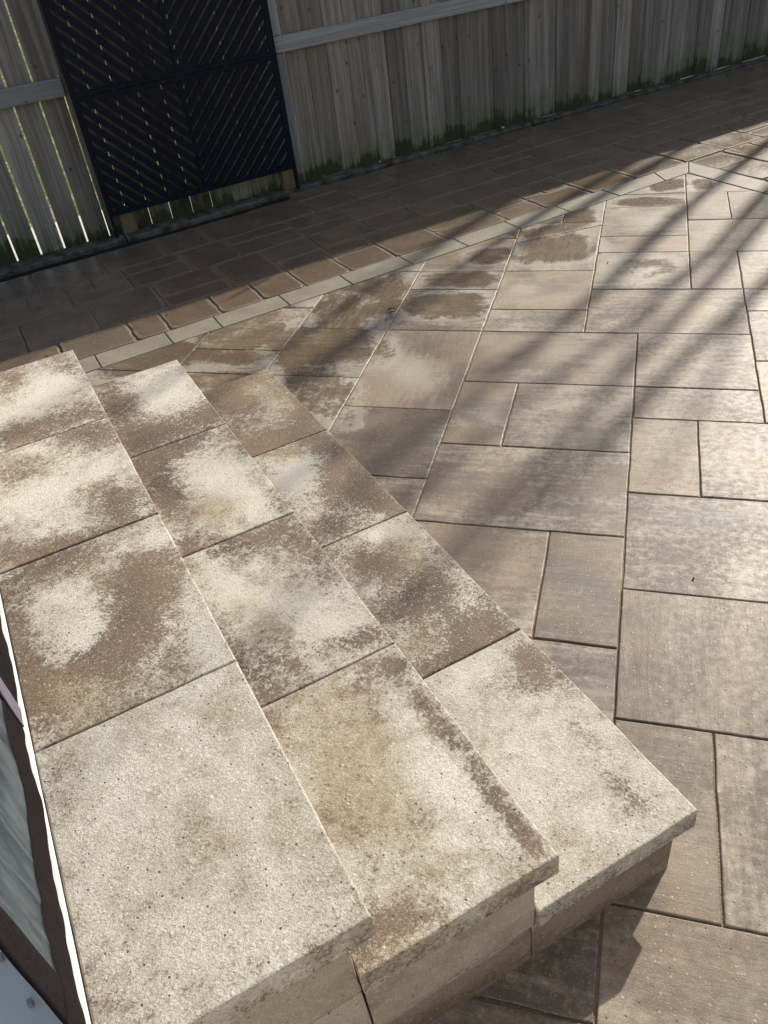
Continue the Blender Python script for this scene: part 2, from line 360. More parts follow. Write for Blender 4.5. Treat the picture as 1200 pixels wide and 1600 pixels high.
def rounded(poly, r):
    out = []; n = len(poly)
    for i in range(n):
        p0, p1, p2 = Vector(poly[i-1]), Vector(poly[i]), Vector(poly[(i+1) % n])
        a = (p0-p1); b = (p2-p1); rr = min(r*random.uniform(0.5, 1.5), a.length*0.4, b.length*0.4); a.normalize(); b.normalize()
        s, e = p1+a*rr, p1+b*rr
        for k in range(4):
            t = k/3; q = s*(1-t)**2+p1*2*t*(1-t)+e*t*t; out.append((q.x, q.y))
    return out
def slab(bm, L, poly, z0, z1, bev=0.003, step=0.03, mask=None, wob=0.0, tilt=(0, 0), extra=0.0):
    """solid paving slab: dense top sheet with per-vertex masks, worn arris, sides. L = list of attribute tuples in vertex order"""
    if area(poly) < 0: poly = poly[::-1]
    cx = sum(p[0] for p in poly)/len(poly); cy = sum(p[1] for p in poly)/len(poly)
    outer = densify(poly, step); n = len(outer)
    # drop near-duplicates
    if wob:
        outer = [(x+noise.noise(Vector((x*14, y*14, z1*7)))*wob, y+noise.noise(Vector((x*14+50, y*14, z1*7)))*wob) for x, y in outer]
    inn = inset(outer, bev)
    def zt(x, y): return z1+(x-cx)*tilt[0]+(y-cy)*tilt[1]
    def add(x, y, z):
        v = bm.verts.new((x, y, z)); L.append(mask(x, y, z) if mask else (0,)*8); return v
    ri = [add(x, y, zt(x, y)) for x, y in inn]
    rc = [add(x+(a-x)*0.35+random.uniform(-1, 1)*wob*0.15, y+(b-y)*0.35, zt(x, y)-bev*0.3) for (x, y), (a, b) in zip(outer, inn)]
    ro = [add(x, y, zt(x, y)-bev-random.random()*bev*0.3) for x, y in outer]; rb = [add(x, y, z0) for x, y in outer]
    for a, b in ((rb, ro), (ro, rc), (rc, ri)):
        for i in range(n): bm.faces.new((a[i], a[(i+1) % n], b[(i+1) % n], b[i]))
    bm.faces.new(rb[::-1])
    # interior points -> triangulated fill
    xs = [p[0] for p in inn]; ys = [p[1] for p in inn]; pts = []
    def inside(x, y, m):
        for i in range(n):
            a, b = inn[i], inn[(i+1) % n]; l = math.hypot(b[0]-a[0], b[1]-a[1])
            if l < 1e-6: continue
            if ((b[0]-a[0])*(y-a[1])-(b[1]-a[1])*(x-a[0]))/l < m: return False
        return True
    x = min(xs)+step*0.6
    while x < max(xs):
        y = min(ys)+step*0.6
        while y < max(ys):
            if inside(x, y, step*0.35): pts.append((x, y))
            y += step
        x += step
    from mathutils.geometry import delaunay_2d_cdt
    co = [Vector(p) for p in inn]+[Vector(p) for p in pts]
    res = delaunay_2d_cdt(co, [(i, (i+1) % n) for i in range(n)], [], 1, 1e-7)
    vv = []
    for k, p in enumerate(res[0]):
        src = res[3][k]
        i0 = next((i for i in src if i < n), None)
        vv.append(ri[i0] if i0 is not None else add(p.x, p.y, zt(p.x, p.y)))
    for f in res[2]:
        q = [vv[i] for i in f]
        if len(set(q)) > 2:
            try: bm.faces.new(q)
            except ValueError: pass
def setmask(o, L):
    me = o.data
    a = me.attributes.new('mask', 'FLOAT_COLOR', 'POINT'); b = me.attributes.new('mask2', 'FLOAT_COLOR', 'POINT')
    a.data.foreach_set('color', [q for l in L for q in l[:4]]); b.data.foreach_set('color', [q for l in L for q in l[4:8]])
BLOBS=[('3A',-1.692,1.93,0.102,-0.042,0.025,-0.06,'s',0.8),
('3A',-1.555,1.654,0.1,0.09,0.047,-0.054,'s',0.9),
('3A',-1.893,1.856,0.071,0.004,0.069,-0.095,'s',0.5),
('3A',-1.666,1.559,0.057,0.04,0.043,-0.047,'s',0.6),
('3A',-1.703,1.808,0.069,0.065,0.077,-0.088,'p',0.8),
('3B',-1.417,1.588,0.098,0.009,0.037,-0.06,'s',0.9),
('3B',-1.161,1.305,0.12,-0.037,0.02,-0.063,'s',0.8),
('3B',-1.149,1.138,0.074,0.065,0.041,-0.044,'s',0.9),
('3B',-1.521,1.387,0.08,0.054,0.05,-0.055,'s',0.45),
('3B',-1.295,1.096,0.08,0.011,0.028,-0.04,'s',0.7),
('3B',-1.385,1.305,0.078,0.051,0.053,-0.059,'p',0.8),
('3B',-1.274,1.066,0.041,0.006,0.019,-0.027,'y',0.8),
('3B',-1.262,1.429,0.054,0.006,0.031,-0.053,'p',0.5),
('3C',-0.952,1.01,0.07,-0.023,0.021,-0.121,'s',1.1),
('3C',-1.211,1.075,0.072,0.063,0.038,-0.038,'s',0.8),
('3C',-0.937,0.867,0.1,0.069,0.033,-0.036,'s',0.7),
('3C',-1.019,0.725,0.032,0.015,0.068,-0.073,'s',0.8),
('3C',-0.971,0.749,0.051,0.009,0.026,-0.04,'y',0.9),
('3C',-1.187,0.898,0.029,0.012,0.082,-0.091,'s',0.6),
('3C',-1.07,0.935,0.078,0.012,0.047,-0.073,'p',1.0),
('3C',-0.778,0.962,0.06,-0.015,0.014,-0.078,'p',0.9),
('3C',-0.924,1.073,0.021,0.017,0.055,-0.066,'y',0.5),
('3C',-0.977,1.206,0.038,0.033,0.025,-0.031,'p',0.9),
('3C',-0.962,0.813,0.037,0.029,0.023,-0.023,'s',0.6),
('3C',-0.808,0.839,0.056,0.043,0.027,-0.031,'s',0.25),
('3D',-0.858,0.577,0.023,0.013,0.057,-0.058,'s',0.45),
('3D',-0.64,0.334,0.054,0.012,0.035,-0.057,'s',0.28),
('3D',-0.462,0.563,0.088,0.018,0.022,-0.057,'y',0.35),
('3D',-0.651,0.403,0.066,0.014,0.042,-0.071,'y',0.25),
('3D',-0.711,0.655,0.129,0.092,0.098,-0.105,'p',0.4),
('3D',-0.305,0.486,0.016,0.003,0.004,-0.012,'s',0.4),
('3D',-0.778,0.71,0.035,0.006,0.021,-0.037,'y',0.3),
('3D',-0.419,0.383,0.073,0.068,0.021,-0.017,'s',0.22),
('3A',-1.748,1.805,0.097,0.092,0.067,-0.075,'p',0.5),
('3A',-1.737,1.657,0.053,0.049,0.041,-0.043,'p',0.5),
('3B',-1.337,1.379,0.104,0.099,0.034,-0.037,'p',0.6),
('3B',-1.314,1.175,0.053,0.048,0.024,-0.024,'p',0.4),
('3B',-1.083,1.276,0.011,0.019,0.074,-0.073,'p',0.4),
('3C',-1.014,0.872,0.048,-0.01,0.023,-0.075,'p',0.5),
('3C',-0.728,0.901,0.043,-0.01,0.007,-0.045,'p',0.6),
('3C',-1.049,1.141,0.067,0.05,0.016,-0.019,'p',0.4),
('3C',-0.827,0.902,0.045,-0.01,0.015,-0.075,'p',0.4),
('1C',-0.375,1.352,0.093,0.068,0.028,-0.057,'p',0.6),
('1C',-0.59,1.605,0.072,0.057,0.025,-0.047,'p',0.4),
('1C',-0.567,1.452,0.067,0.01,0.013,-0.047,'p',0.3),
('1B',-0.928,1.923,0.095,0.083,0.036,-0.061,'p',0.5),
('1B',-0.648,1.682,0.055,0.007,0.009,-0.033,'p',0.3),
('2A',-1.636,1.989,0.113,-0.064,0.027,-0.115,'s',0.9),
('2A',-1.373,1.835,0.106,0.09,0.052,-0.07,'s',1.0),
('2A',-1.283,1.975,0.079,-0.033,0.02,-0.078,'s',0.7),
('2A',-1.49,2.105,0.16,-0.034,0.056,-0.135,'p',1.0),
('2A',-1.432,1.776,0.048,0.032,0.033,-0.044,'s',0.8),
('2B',-1.301,1.637,0.095,-0.066,-0.001,-0.082,'s',1.1),
('2B',-1.274,1.773,0.077,0.051,0.038,-0.056,'s',0.9),
('2B',-1.174,1.513,0.041,0.005,0.033,-0.064,'s',0.9),
('2B',-1.122,1.655,0.138,-0.076,0.007,-0.079,'p',1.0),
('2B',-0.97,1.537,0.103,-0.036,0.014,-0.077,'p',0.8),
('2B',-1.034,1.487,0.072,0.009,0.026,-0.057,'y',1.0),
('2B',-1.392,1.745,0.034,0.003,0.021,-0.039,'y',0.8),
('2B',-1.031,1.342,0.055,0.033,0.028,-0.039,'s',0.6),
('2B',-0.875,1.534,0.067,-0.052,-0.005,-0.03,'s',0.45),
('2B',-1.046,1.811,0.095,-0.058,0.003,-0.047,'s',0.3),
('2C',-0.92,1.357,0.082,0.05,0.036,-0.056,'s',0.75),
('2C',-0.779,1.426,0.083,-0.028,0.007,-0.06,'s',0.6),
('2C',-0.964,1.278,0.024,0.02,0.045,-0.059,'p',0.7),
('2C',-0.82,1.186,0.115,-0.009,0.017,-0.059,'p',0.9),
('2C',-0.582,1.14,0.074,0.042,0.028,-0.051,'p',0.8),
('2C',-0.486,1.116,0.029,0.022,0.015,-0.026,'s',0.8),
('2C',-0.678,0.993,0.087,0.064,0.036,-0.049,'s',0.7),
('2C',-0.764,1.131,0.098,-0.044,-0.001,-0.035,'y',0.5),
('2C',-0.665,1.296,0.096,-0.07,-0.011,-0.046,'s',0.3),
('2C',-0.806,1.046,0.022,0.017,0.053,-0.068,'s',0.5),
('2C',-0.526,1.082,0.03,0.005,0.008,-0.024,'s',0.9),
('2C',-0.645,0.93,0.032,0.006,0.009,-0.022,'s',0.5),
('2D',-0.41,1.035,0.027,0.002,0.003,-0.018,'s',1.6),
('2D',-0.46,1.004,0.054,-0.024,-0.004,-0.027,'s',0.45),
('2D',-0.302,0.927,0.067,-0.068,-0.013,-0.018,'s',0.85),
('2D',-0.181,0.795,0.066,-0.063,-0.009,-0.013,'s',1.0),
('2D',-0.109,0.723,0.031,-0.029,-0.007,-0.009,'s',0.9),
('2D',-0.439,0.842,0.112,-0.023,-0.001,-0.079,'y',0.75),
('2D',-0.398,0.727,0.092,-0.016,-0.003,-0.07,'y',0.6),
('2D',-0.228,0.773,0.06,-0.054,-0.016,-0.023,'p',1.0),
('2D',-0.341,0.875,0.045,-0.029,-0.01,-0.024,'p',0.6),
('2D',-0.298,0.532,0.038,0.024,0.013,-0.018,'s',0.8),
('2D',-0.321,0.488,0.021,0.005,0.008,-0.027,'s',0.9),
('2D',-0.24,0.549,0.037,0.023,0.006,-0.01,'s',0.6),
('2D',-0.489,0.855,0.04,0.028,0.008,-0.012,'s',0.4),
('2D',-0.468,0.969,0.009,0.002,0.003,-0.009,'s',1.1),
('2D',-0.416,0.906,0.011,0.002,0.002,-0.009,'s',0.9),
('2D',-0.501,0.788,0.031,0.006,0.005,-0.016,'p',0.6),
('2D',-0.219,0.644,0.091,-0.014,-0.006,-0.042,'y',0.35),
('2D',-0.283,0.712,0.019,0.004,0.004,-0.016,'s',0.4),
('1A',-1.392,2.282,0.1,0.007,0.049,-0.11,'s',0.8),
('1A',-1.082,2.037,0.09,0.058,0.038,-0.069,'s',1.1),
('1A',-1.074,2.24,0.081,-0.074,-0.007,-0.065,'s',0.8),
('1A',-1.236,2.339,0.126,-0.058,0.019,-0.099,'y',0.7),
('1A',-1.239,2.316,0.097,-0.045,0.016,-0.082,'p',0.6),
('1A',-1.403,2.398,0.077,0.005,0.028,-0.064,'y',0.6),
('1B',-0.793,1.869,0.101,-0.088,-0.021,-0.107,'s',1.0),
('1B',-0.877,2.0,0.117,-0.077,-0.001,-0.056,'s',0.7),
('1B',-0.765,1.624,0.043,0.035,0.023,-0.039,'s',0.7),
('1B',-0.956,1.851,0.066,0.007,0.032,-0.089,'p',1.0),
('1B',-1.051,1.958,0.053,0.034,0.022,-0.04,'y',0.6),
('1B',-0.646,1.742,0.068,-0.042,-0.004,-0.042,'s',0.8),
('1B',-0.993,2.045,0.049,0.044,0.023,-0.04,'s',0.4),
('1C',-0.626,1.507,0.083,-0.028,0.002,-0.062,'s',0.8),
('1C',-0.4,1.393,0.094,-0.052,-0.011,-0.06,'s',0.9),
('1C',-0.302,1.299,0.071,0.029,0.016,-0.05,'s',0.9),
('1C',-0.357,1.189,0.07,0.062,0.014,-0.022,'s',0.8),
('1C',-0.518,1.535,0.082,-0.069,-0.016,-0.053,'y',0.6),
('1C',-0.61,1.644,0.069,0.041,0.019,-0.041,'p',0.6),
('1C',-0.371,1.331,0.079,0.057,0.015,-0.03,'p',0.4),
('1C',-0.467,1.327,0.081,-0.024,-0.001,-0.061,'s',0.6),
('1C',-0.416,1.25,0.06,0.01,0.008,-0.035,'y',0.5),
('1C',-0.292,1.421,0.042,-0.037,-0.01,-0.026,'s',0.5),
('1D',-0.156,1.223,0.043,-0.036,-0.016,-0.034,'s',0.9),
('1D',-0.19,1.152,0.054,-0.015,-0.005,-0.034,'s',0.5),
('1D',-0.062,1.192,0.038,-0.033,-0.013,-0.027,'s',0.6),
('1D',0.057,0.934,0.031,-0.024,-0.009,-0.015,'s',0.7),
('1D',-0.017,1.047,0.056,-0.055,-0.013,-0.02,'s',0.4),
('1D',-0.164,0.972,0.126,-0.057,-0.03,-0.096,'p',0.6),
('1D',0.087,0.919,0.019,0.004,0.001,-0.027,'s',0.5),
('1D',-0.055,0.785,0.093,0.058,0.02,-0.042,'y',0.2),
('1D',-0.279,1.174,0.043,0.045,0.02,-0.029,'p',0.5),
('g',-0.314,4.604,0.083,0.038,0.023,-0.166,'w',1),
('g',-0.392,4.165,0.184,0.028,0.022,-0.17,'w',1),
('g',-0.502,4.408,0.151,0.053,0.011,-0.066,'w',0.9),
('g',0.158,5.127,0.099,0.034,0.004,-0.092,'w',1),
('g',0.345,5.129,0.055,-0.006,-0.003,-0.103,'w',1),
('g',0.038,4.836,0.191,-0.007,0.002,-0.075,'w',0.9),
('g',-0.839,3.778,0.176,-0.002,0.018,-0.092,'w',1),
('g',-0.848,3.482,0.185,0.017,0.029,-0.129,'w',1),
('g',-0.713,4.089,0.128,0.032,0.022,-0.111,'w',0.8),
('g',-0.756,4.355,0.059,0.021,0.008,-0.038,'w',0.6),
('g',-1.271,3.485,0.216,0.231,0.108,-0.231,'w',0.8),
('g',-1.322,3.051,0.267,0.01,0.067,-0.196,'w',0.9),
('g',-1.19,2.666,0.182,-0.089,0.026,-0.183,'w',0.7),
('g',-1.748,3.163,0.207,0.195,0.119,-0.201,'w',0.8),
('g',-1.678,2.926,0.184,0.009,0.03,-0.069,'w',0.8),
('g',-2.053,2.897,0.266,0.119,0.071,-0.114,'w',0.9),
('g',-1.706,2.712,0.205,0.012,0.034,-0.073,'w',0.8),
('g',0.027,3.905,0.163,-0.003,0.003,-0.136,'w',0.55),
('g',-0.132,4.755,0.069,-0.006,0.002,-0.042,'w',0.5),
('g',-0.776,3.102,0.149,-0.093,0.005,-0.12,'s',1.0),
('g',-0.595,2.806,0.069,-0.019,0.016,-0.165,'s',0.9),
('g',-0.856,2.843,0.107,0.006,0.038,-0.153,'p',0.9),
('g',-0.788,2.369,0.165,0.015,0.041,-0.16,'s',0.8),
('g',-0.793,2.205,0.136,0.014,0.016,-0.06,'s',0.4),
('g',-0.515,2.71,0.123,0.008,0.011,-0.067,'s',0.5),
('g',-0.515,2.569,0.095,0.007,0.015,-0.088,'b',0.8),
('g',-0.46,2.528,0.047,0.004,0.008,-0.052,'p',0.9),
('g',-0.462,2.398,0.09,0.008,0.007,-0.041,'s',0.6),
('g',-0.412,2.097,0.164,0.018,0.022,-0.133,'s',0.5),  # dark brown and bluish blobs on this slab paint in tree shade
('g',-0.207,2.12,0.218,0.024,0.005,-0.047,'y',0.5),
('g',-0.175,2.212,0.122,0.013,0.005,-0.057,'y',0.5),
('g',-0.01,2.176,0.051,0.006,0.004,-0.088,'s',0.9),
('g',-0.138,2.027,0.115,0.014,0.004,-0.045,'b',0.5),
('g',-0.568,2.228,0.066,0.007,0.015,-0.074,'b',0.4),
('g',-0.421,1.804,0.116,-0.044,-0.003,-0.061,'s',0.6),
('g',-0.276,1.737,0.054,0.008,0.015,-0.106,'y',0.6),
('g',-0.09,1.791,0.089,0.012,0.006,-0.081,'s',0.7),
('g',-0.082,1.697,0.086,0.012,0.004,-0.051,'b',0.9),
('g',-0.067,1.61,0.067,0.01,0.002,-0.029,'p',0.4),
('g',-0.08,1.559,0.082,0.013,0.002,-0.024,'y',0.5),
('g',-0.065,1.381,0.092,0.015,0.007,-0.081,'s',0.4),
('g',0.291,2.001,0.175,0.022,-0.002,-0.059,'b',0.9),
('g',0.217,1.861,0.103,0.014,-0.002,-0.092,'s',0.5),
('g',0.382,2.058,0.071,0.009,-0.002,-0.031,'p',0.8),
('g',0.094,1.901,0.036,0.005,0.003,-0.165,'p',0.3),
('g',0.348,1.798,0.065,0.009,-0.003,-0.052,'p',0.6),
('g',0.101,1.54,0.046,-0.01,-0.021,-0.13,'s',0.7),
('g',0.255,1.498,0.039,0.006,-0.006,-0.164,'s',0.5),
('g',0.164,1.528,0.037,0.006,-0.001,-0.169,'p',0.5),
('g',0.316,1.53,0.045,0.007,-0.01,-0.166,'y',0.5),
('g',0.09,1.326,0.044,0.008,0.001,-0.039,'y',0.5),
('g',-0.465,3.056,0.158,0.007,0.016,-0.11,'p',0.5),
('g',-0.197,2.985,0.173,0.008,0.009,-0.105,'y',0.4),
('g',-0.252,2.544,0.135,0.011,0.013,-0.126,'y',0.3),
('g',0.193,3.003,0.141,0.007,-0.001,-0.151,'y',0.5),
('g',0.331,2.469,0.107,-0.069,-0.025,-0.11,'y',0.5),
('g',0.383,2.342,0.058,0.006,-0.007,-0.107,'p',0.6),
('g',0.146,2.375,0.081,0.008,0.0,-0.147,'s',0.3),
('g',0.018,4.262,0.186,-0.009,0.002,-0.079,'s',0.4),
('g',0.044,4.539,0.162,-0.011,0.002,-0.096,'p',0.6),
('g',0.37,3.883,0.11,-0.002,-0.006,-0.146,'p',0.5),
('g',0.144,3.466,0.234,0.003,0.0,-0.15,'p',0.3),
('g',0.535,4.75,0.095,-0.008,-0.012,-0.197,'s',0.5),
('g',0.341,4.767,0.091,-0.008,-0.005,-0.161,'p',0.4),
('g',-0.457,3.633,0.177,-0.0,0.016,-0.127,'p',0.6),
('g',-0.364,3.33,0.137,0.003,0.007,-0.062,'s',0.3),
('g',0.149,1.121,0.08,0.015,0.0,-0.095,'s',0.4),
('g',0.31,1.0,0.049,0.01,-0.011,-0.161,'y',0.4),
('g',0.174,0.916,0.048,0.01,-0.001,-0.066,'p',0.3),
('g',0.216,0.727,0.098,0.022,-0.002,-0.066,'y',0.6),
('g',0.161,0.649,0.064,0.014,-0.0,-0.061,'s',0.3)]
def ev(lv, x, y):
    r = dict(s=0.0, p=0.0, y=0.0, w=0.0, b=0.0)
    for q in BL.get(lv, ()):
        cx, cy, ax, ay, bx, by, ch, val = q
        det = ax*by-ay*bx; dx, dy = x-cx, y-cy
        if abs(dx)+abs(dy) > 1.2: continue
        a = (dx*by-dy*bx)/det; b = (ax*dy-ay*dx)/det; d = a*a+b*b
        if ch == 'w': r[ch] = max(r[ch], val*max(0.0, min(1.0, 1.6-(abs(a)**3.2+abs(b)**3.2)**(1/3.2))))
        else: r[ch] += val*math.exp(-d*0.8)
    return r
BL = {}
for q in BLOBS: BL.setdefault(q[0], []).append(q[1:])
# ------------------------------------------------------------------ ground
def structure(name, bm, mat):
    o = link(name, bm, mat); o['kind'] = 'structure'; return o
bm = bmesh.new()
def sheet(bm, pts, z):
    bm.faces.new([bm.verts.new((p[0], p[1], z)) for p in pts])
sheet(bm, [(-120, -120), (120, -120), (120, 120), (-120, 120)], -0.045)
structure('lawn', bm, M['grass'])
bm = bmesh.new(); P = [fp(-8, 0, 0.42), fp(14, 0, 0.42), fp(14, 0, 12), fp(-8, 0, 12)]; sheet(bm, P, -0.0062); structure('bedding_sand', bm, M['sand'])
# pale path on the neighbour's side, seen through the gaps between boards
bm = bmesh.new(); P = [fp(-8, 0, -0.75), fp(14, 0, -0.75), fp(14, 0, -0.10), fp(-8, 0, -0.10)]; sheet(bm, P, -0.03); structure('path', bm, M['path'])
# soil trench along the fence foot
bm = bmesh.new(); P = [fp(-8, 0, -0.10), fp(14, 0, -0.10), fp(14, 0, 0.42), fp(-8, 0, 0.42)]; sheet(bm, P, -0.028); structure('soil_strip', bm, M['soil'])
# border lines in the v,u frame
U_IN = lambda v: 3.607+0.0225*v
BN = (-0.0225, 1.0)                     # u - .0225 v <= 3.607
V_IN = 3.862
def vu_halfplane(a, b):                 # a*v+b*u as xy normal
    return (a*VX-b*VY, a*VY+b*VX)
hU = vu_halfplane(*BN); hV = vu_halfplane(1.0, 0.0)
X = lambda k: 0.034+0.2173*k
Y = lambda r: 1.237+0.22*r
SL = [  # column, row extents of each slab, streak direction
 (0,3,0,2,1),(0,3,2,4,0),(0,1,4,6,0),(1,3,4,6,0),(0,2,6,7,0),(0,2,7,9,0),(2,4,8,10,0),(2,4,10,11,0),(2,4,6,8,1),
 (-1,2,9,11,0),(-3,0,7,9,0),(-3,-2,5,7,0),(-2,0,5,7,0),(-3,0,3,5,0),(-3,-1,1,3,0),(-1,0,1,3,0),(-2,0,-1,1,0),(0,1,-2,0,0),(1,3,-2,0,1),
 (0,3,-4,-2,0),(-2,0,-3,-1,0),(-2,0,-5,-3,0),(0,2,-6,-4,0),(2,4,-6,-4,0),(3,5,0,2,0),(3,4,2,4,0),(4,6,2,4,0),(3,5,4,6,0),(3,5,-2,0,0),(3,5,-4,-2,0),
 (-1,1,11,13,0),(-1,1,13,14,0),(-1,1,14,16,0),(-1,1,16,17,0),(-3,1,17,20,0),(1,2,15,17,0),(2,4,15,17,0),(1,4,17,20,0),(1,4,13,15,0),(1,2,11,13,0),(2,4,11,13,0),
 (-5,-3,11,12,0),(-5,-3,9,11,0),(-5,-3,12,14,0),(-5,-3,14,17,0),(-3,-1,10,12,0),(-3,-1,9,10,0),(-3,-1,12,15,1),(-3,-2,15,18,0),(-2,-1,15,17,0),
 (-7,-5,9,12,1),(-7,-5,7,9,0),(-7,-5,5,7,1),(-5,-3,6,9,1),(-5,-3,4,6,0),(-5,-3,2,4,0),(-7,-5,12,14,0),(-9,-7,8,10,0),(-9,-7,7,8,0),(-9,-7,5,7,0),(-9,-7,10,12,0),
 (-11,-9,7,10,0),(-11,-9,5,7,0),(-7,-5,3,5,0),(-13,-11,7,9,0),(-13,-11,5,7,0),(-9,-7,3,5,0),(4,6,4,8,0),(4,6,8,12,0),(4,6,12,16,0)]
bm = bmesh.new(); L = []
G = 0.0024
for i, (c0, c1, r0, r1, o_) in enumerate(SL):
    ga, gb, gc, gd = [random.uniform(0.0016, 0.0036) for _ in range(4)]
    poly = [(X(c0)+ga, Y(r0)+gb), (X(c1)-gc, Y(r0)+gb*0.7), (X(c1)-gc*0.7, Y(r1)-gd), (X(c0)+ga*0.8, Y(r1)-gd)]
    poly = clip(poly, hU[0], hU[1], 3.607-G); poly = clip(poly, hV[0], hV[1], V_IN-G) if poly else poly
    if len(poly) < 3 or abs(area(poly)) < 4e-4: continue
    rnd = random.random()
    pieces = [poly]
    if (c0, r0) == (-3, 12):             # the slab cut along a slant
        a, b = (-0.63, 4.235), (-0.28, 4.435); nx, ny = b[1]-a[1], -(b[0]-a[0]); l = math.hypot(nx, ny); nx /= l; ny /= l; cc = nx*a[0]+ny*a[1]
        pieces = [clip(poly, nx, ny, cc-0.002), clip(poly, -nx, -ny, -cc-0.002)]
    for pc in pieces:
        if len(pc) < 3: continue
        def mk(x, y, z, rnd=rnd, o_=o_):
            e = ev('g', x, y)
            if z < -0.004: return (0.3, 0, 0, rnd, 0, 0, rnd, o_)
            return (e['s'], e['p'], e['y'], rnd, e['w'], min(1.0, e['b']), rnd, o_)
        slab(bm, L, pc, -0.03, random.uniform(-0.0012, 0.0012), 0.003, 0.028, mk, 0.002, (random.uniform(-1, 1)*0.003, random.uniform(-1, 1)*0.003))
patio = structure('patio_paving', bm, M['slab']); setmask(patio, L)
# border course of pale grey pavers
bm = bmesh.new(); L = []
cuts = [-0.82, -0.465, -0.11, 0.246, 0.593, 0.843, 1.202, 1.555, 1.917, 2.265, 2.615, 2.966, 3.325]
BW = 0.158
def vp(v, u): p = vu(v, u); return (p.x, p.y)
def bpaver(q):
    rnd = random.random()
    slab(bm, L, q, -0.03, 0.0015+random.uniform(-0.001, 0.001), 0.003, 0.03, lambda x, y, z: (0, 0, 0, rnd, 0, 0, rnd, 0), 0.0015)
for a, b in zip(cuts, cuts[1:]):
    a += 0.003; b -= 0.003; bpaver([vp(a, U_IN(a)+0.003), vp(b, U_IN(b)+0.003), vp(b, U_IN(b)+BW), vp(a, U_IN(a)+BW)])
VO = V_IN+BW
bpaver([vp(3.328, U_IN(3.3)+0.003), vp(3.675, U_IN(3.675)+0.003), vp(3.735, U_IN(3.7)+BW), vp(3.328, U_IN(3.3)+BW)])
bpaver([vp(3.681, U_IN(3.675)+0.003), vp(V_IN+0.001, U_IN(V_IN)+0.003), vp(VO-0.002, U_IN(VO)+BW), vp(3.741, U_IN(3.7)+BW)])
bpaver([vp(V_IN+0.003, U_IN(V_IN)-0.002), vp(V_IN+0.003, 3.50), vp(VO, 3.535), vp(VO, U_IN(VO)+BW-0.004)])
u1 = 3.50
while u1 > -1:
    bpaver([vp(V_IN+0.003, u1-0.005), vp(V_IN+0.003, u1-0.352), vp(VO, u1-0.352+(0.0)), vp(VO, u1-0.005+(0.034 if u1 == 3.50 else 0))]); u1 -= 0.357
o = structure('paving_border', bm, M['border']); setmask(o, L)
# old tumbled flags between the border and the fence
bm = bmesh.new(); L = []
def tumbled(v0, v1, w0, w1):            # w measured from the border's outer line outward
    g0 = 0.0045
    q = [vp(v0+g0, U_IN(v0)+BW+w0+g0), vp(v1-g0, U_IN(v1)+BW+w0+g0), vp(v1-g0, U_IN(v1)+BW+w1-g0), vp(v0+g0, U_IN(v0)+BW+w1-g0)]
    q = [(x+random.uniform(-1, 1)*0.004, y+random.uniform(-1, 1)*0.004) for x, y in q]
    q = rounded(q, 0.022); rnd = random.random()
    def mk(x, y, z):
        v, u = to_vu(x, y); w = u-U_IN(v)-BW
        d = min(v-v0, v1-v, w-w0, w1-w); return (0, 0, 0, rnd, max(0.0, 1-d/0.035), 0, rnd, 0)
    slab(bm, L, q, -0.04, random.uniform(-0.0015, 0.0035), 0.006, 0.03, mk, 0.006, (random.uniform(-1, 1)*0.008, random.uniform(-1, 1)*0.008))
VS = 1.36
rows = [(-9, VS, 0.0, 0.27, [-0.9, -0.55, -0.2, 0.12, 0.46, 0.63, 0.90, 1.13, VS]),
        (-9, VS, 0.27, 0.68, [-0.8, -0.42, -0.02, 0.34, 0.70, 1.06, VS]),
        (VS, 14, 0.0, 0.43, [VS, 1.63, 1.91, 2.24]), (VS, 14, 0.43, 0.68, [VS, 1.66, 2.02, 2.33, 2.6, 2.97, 3.3]),
        (-9, 14, 0.68, 1.05, [-0.8, -0.45, -0.1, 0.28, 0.62, 0.97, 1.26, 1.67, 2.01, 2.4, 2.72, 3.12, 3.5]),
        (-9, 1.9, 1.05, 1.43, [-0.8, -0.45, -0.1, 0.15, 0.55, 0.92, 1.2, 1.55, 1.9]), (1.9, 14, 1.05, 1.53, [1.9, 2.2, 2.6, 2.95, 3.35])]
for va, vb, w0, w1, cs in rows:
    cs = list(cs)
    while vb > 10 and cs[-1] < 9.5: cs.append(cs[-1]+random.choice((0.27, 0.34, 0.41)))
    for a, b in zip(cs, cs[1:]):
        if a < -0.25 and w0 > 0.9: continue
        q = random.random()
        if w1-w0 > 0.34 and q < 0.38: h = w0+(w1-w0)*random.choice((0.4, 0.6)); tumbled(a, b, w0, h); tumbled(a, b, h, w1)
        elif w1-w0 > 0.34 and q < 0.5 and b-a > 0.33:
            h = w0+(w1-w0)*0.5; k = a+(b-a)*0.45; tumbled(a, b, w0, h); tumbled(a, k, h, w1); tumbled(k, b, h, w1)
        else: tumbled(a, b, w0, w1)
# beyond the border's right arm
vcur = VO+0.004
for v0, v1 in ((0.0, 0.27), (0.27, 0.5), (0.5, 0.76), (0.76, 1.0), (1.0, 1.3), (1.3, 1.6), (1.6, 1.9), (1.9, 2.2)):
    w = 0.0-random.random()*0.2 if v0 else -0.01
    top = -0.002
    while w > -4.0:
        ln = random.choice((0.24, 0.32, 0.42)); w2 = w-ln
        if top is not None: w = top; w2 = w-ln; top = None
        tumbled(vcur+v0, vcur+v1, w2, w); w = w2
o = structure('old_flagstone_paving', bm, M['tumbled']); setmask(o, L)
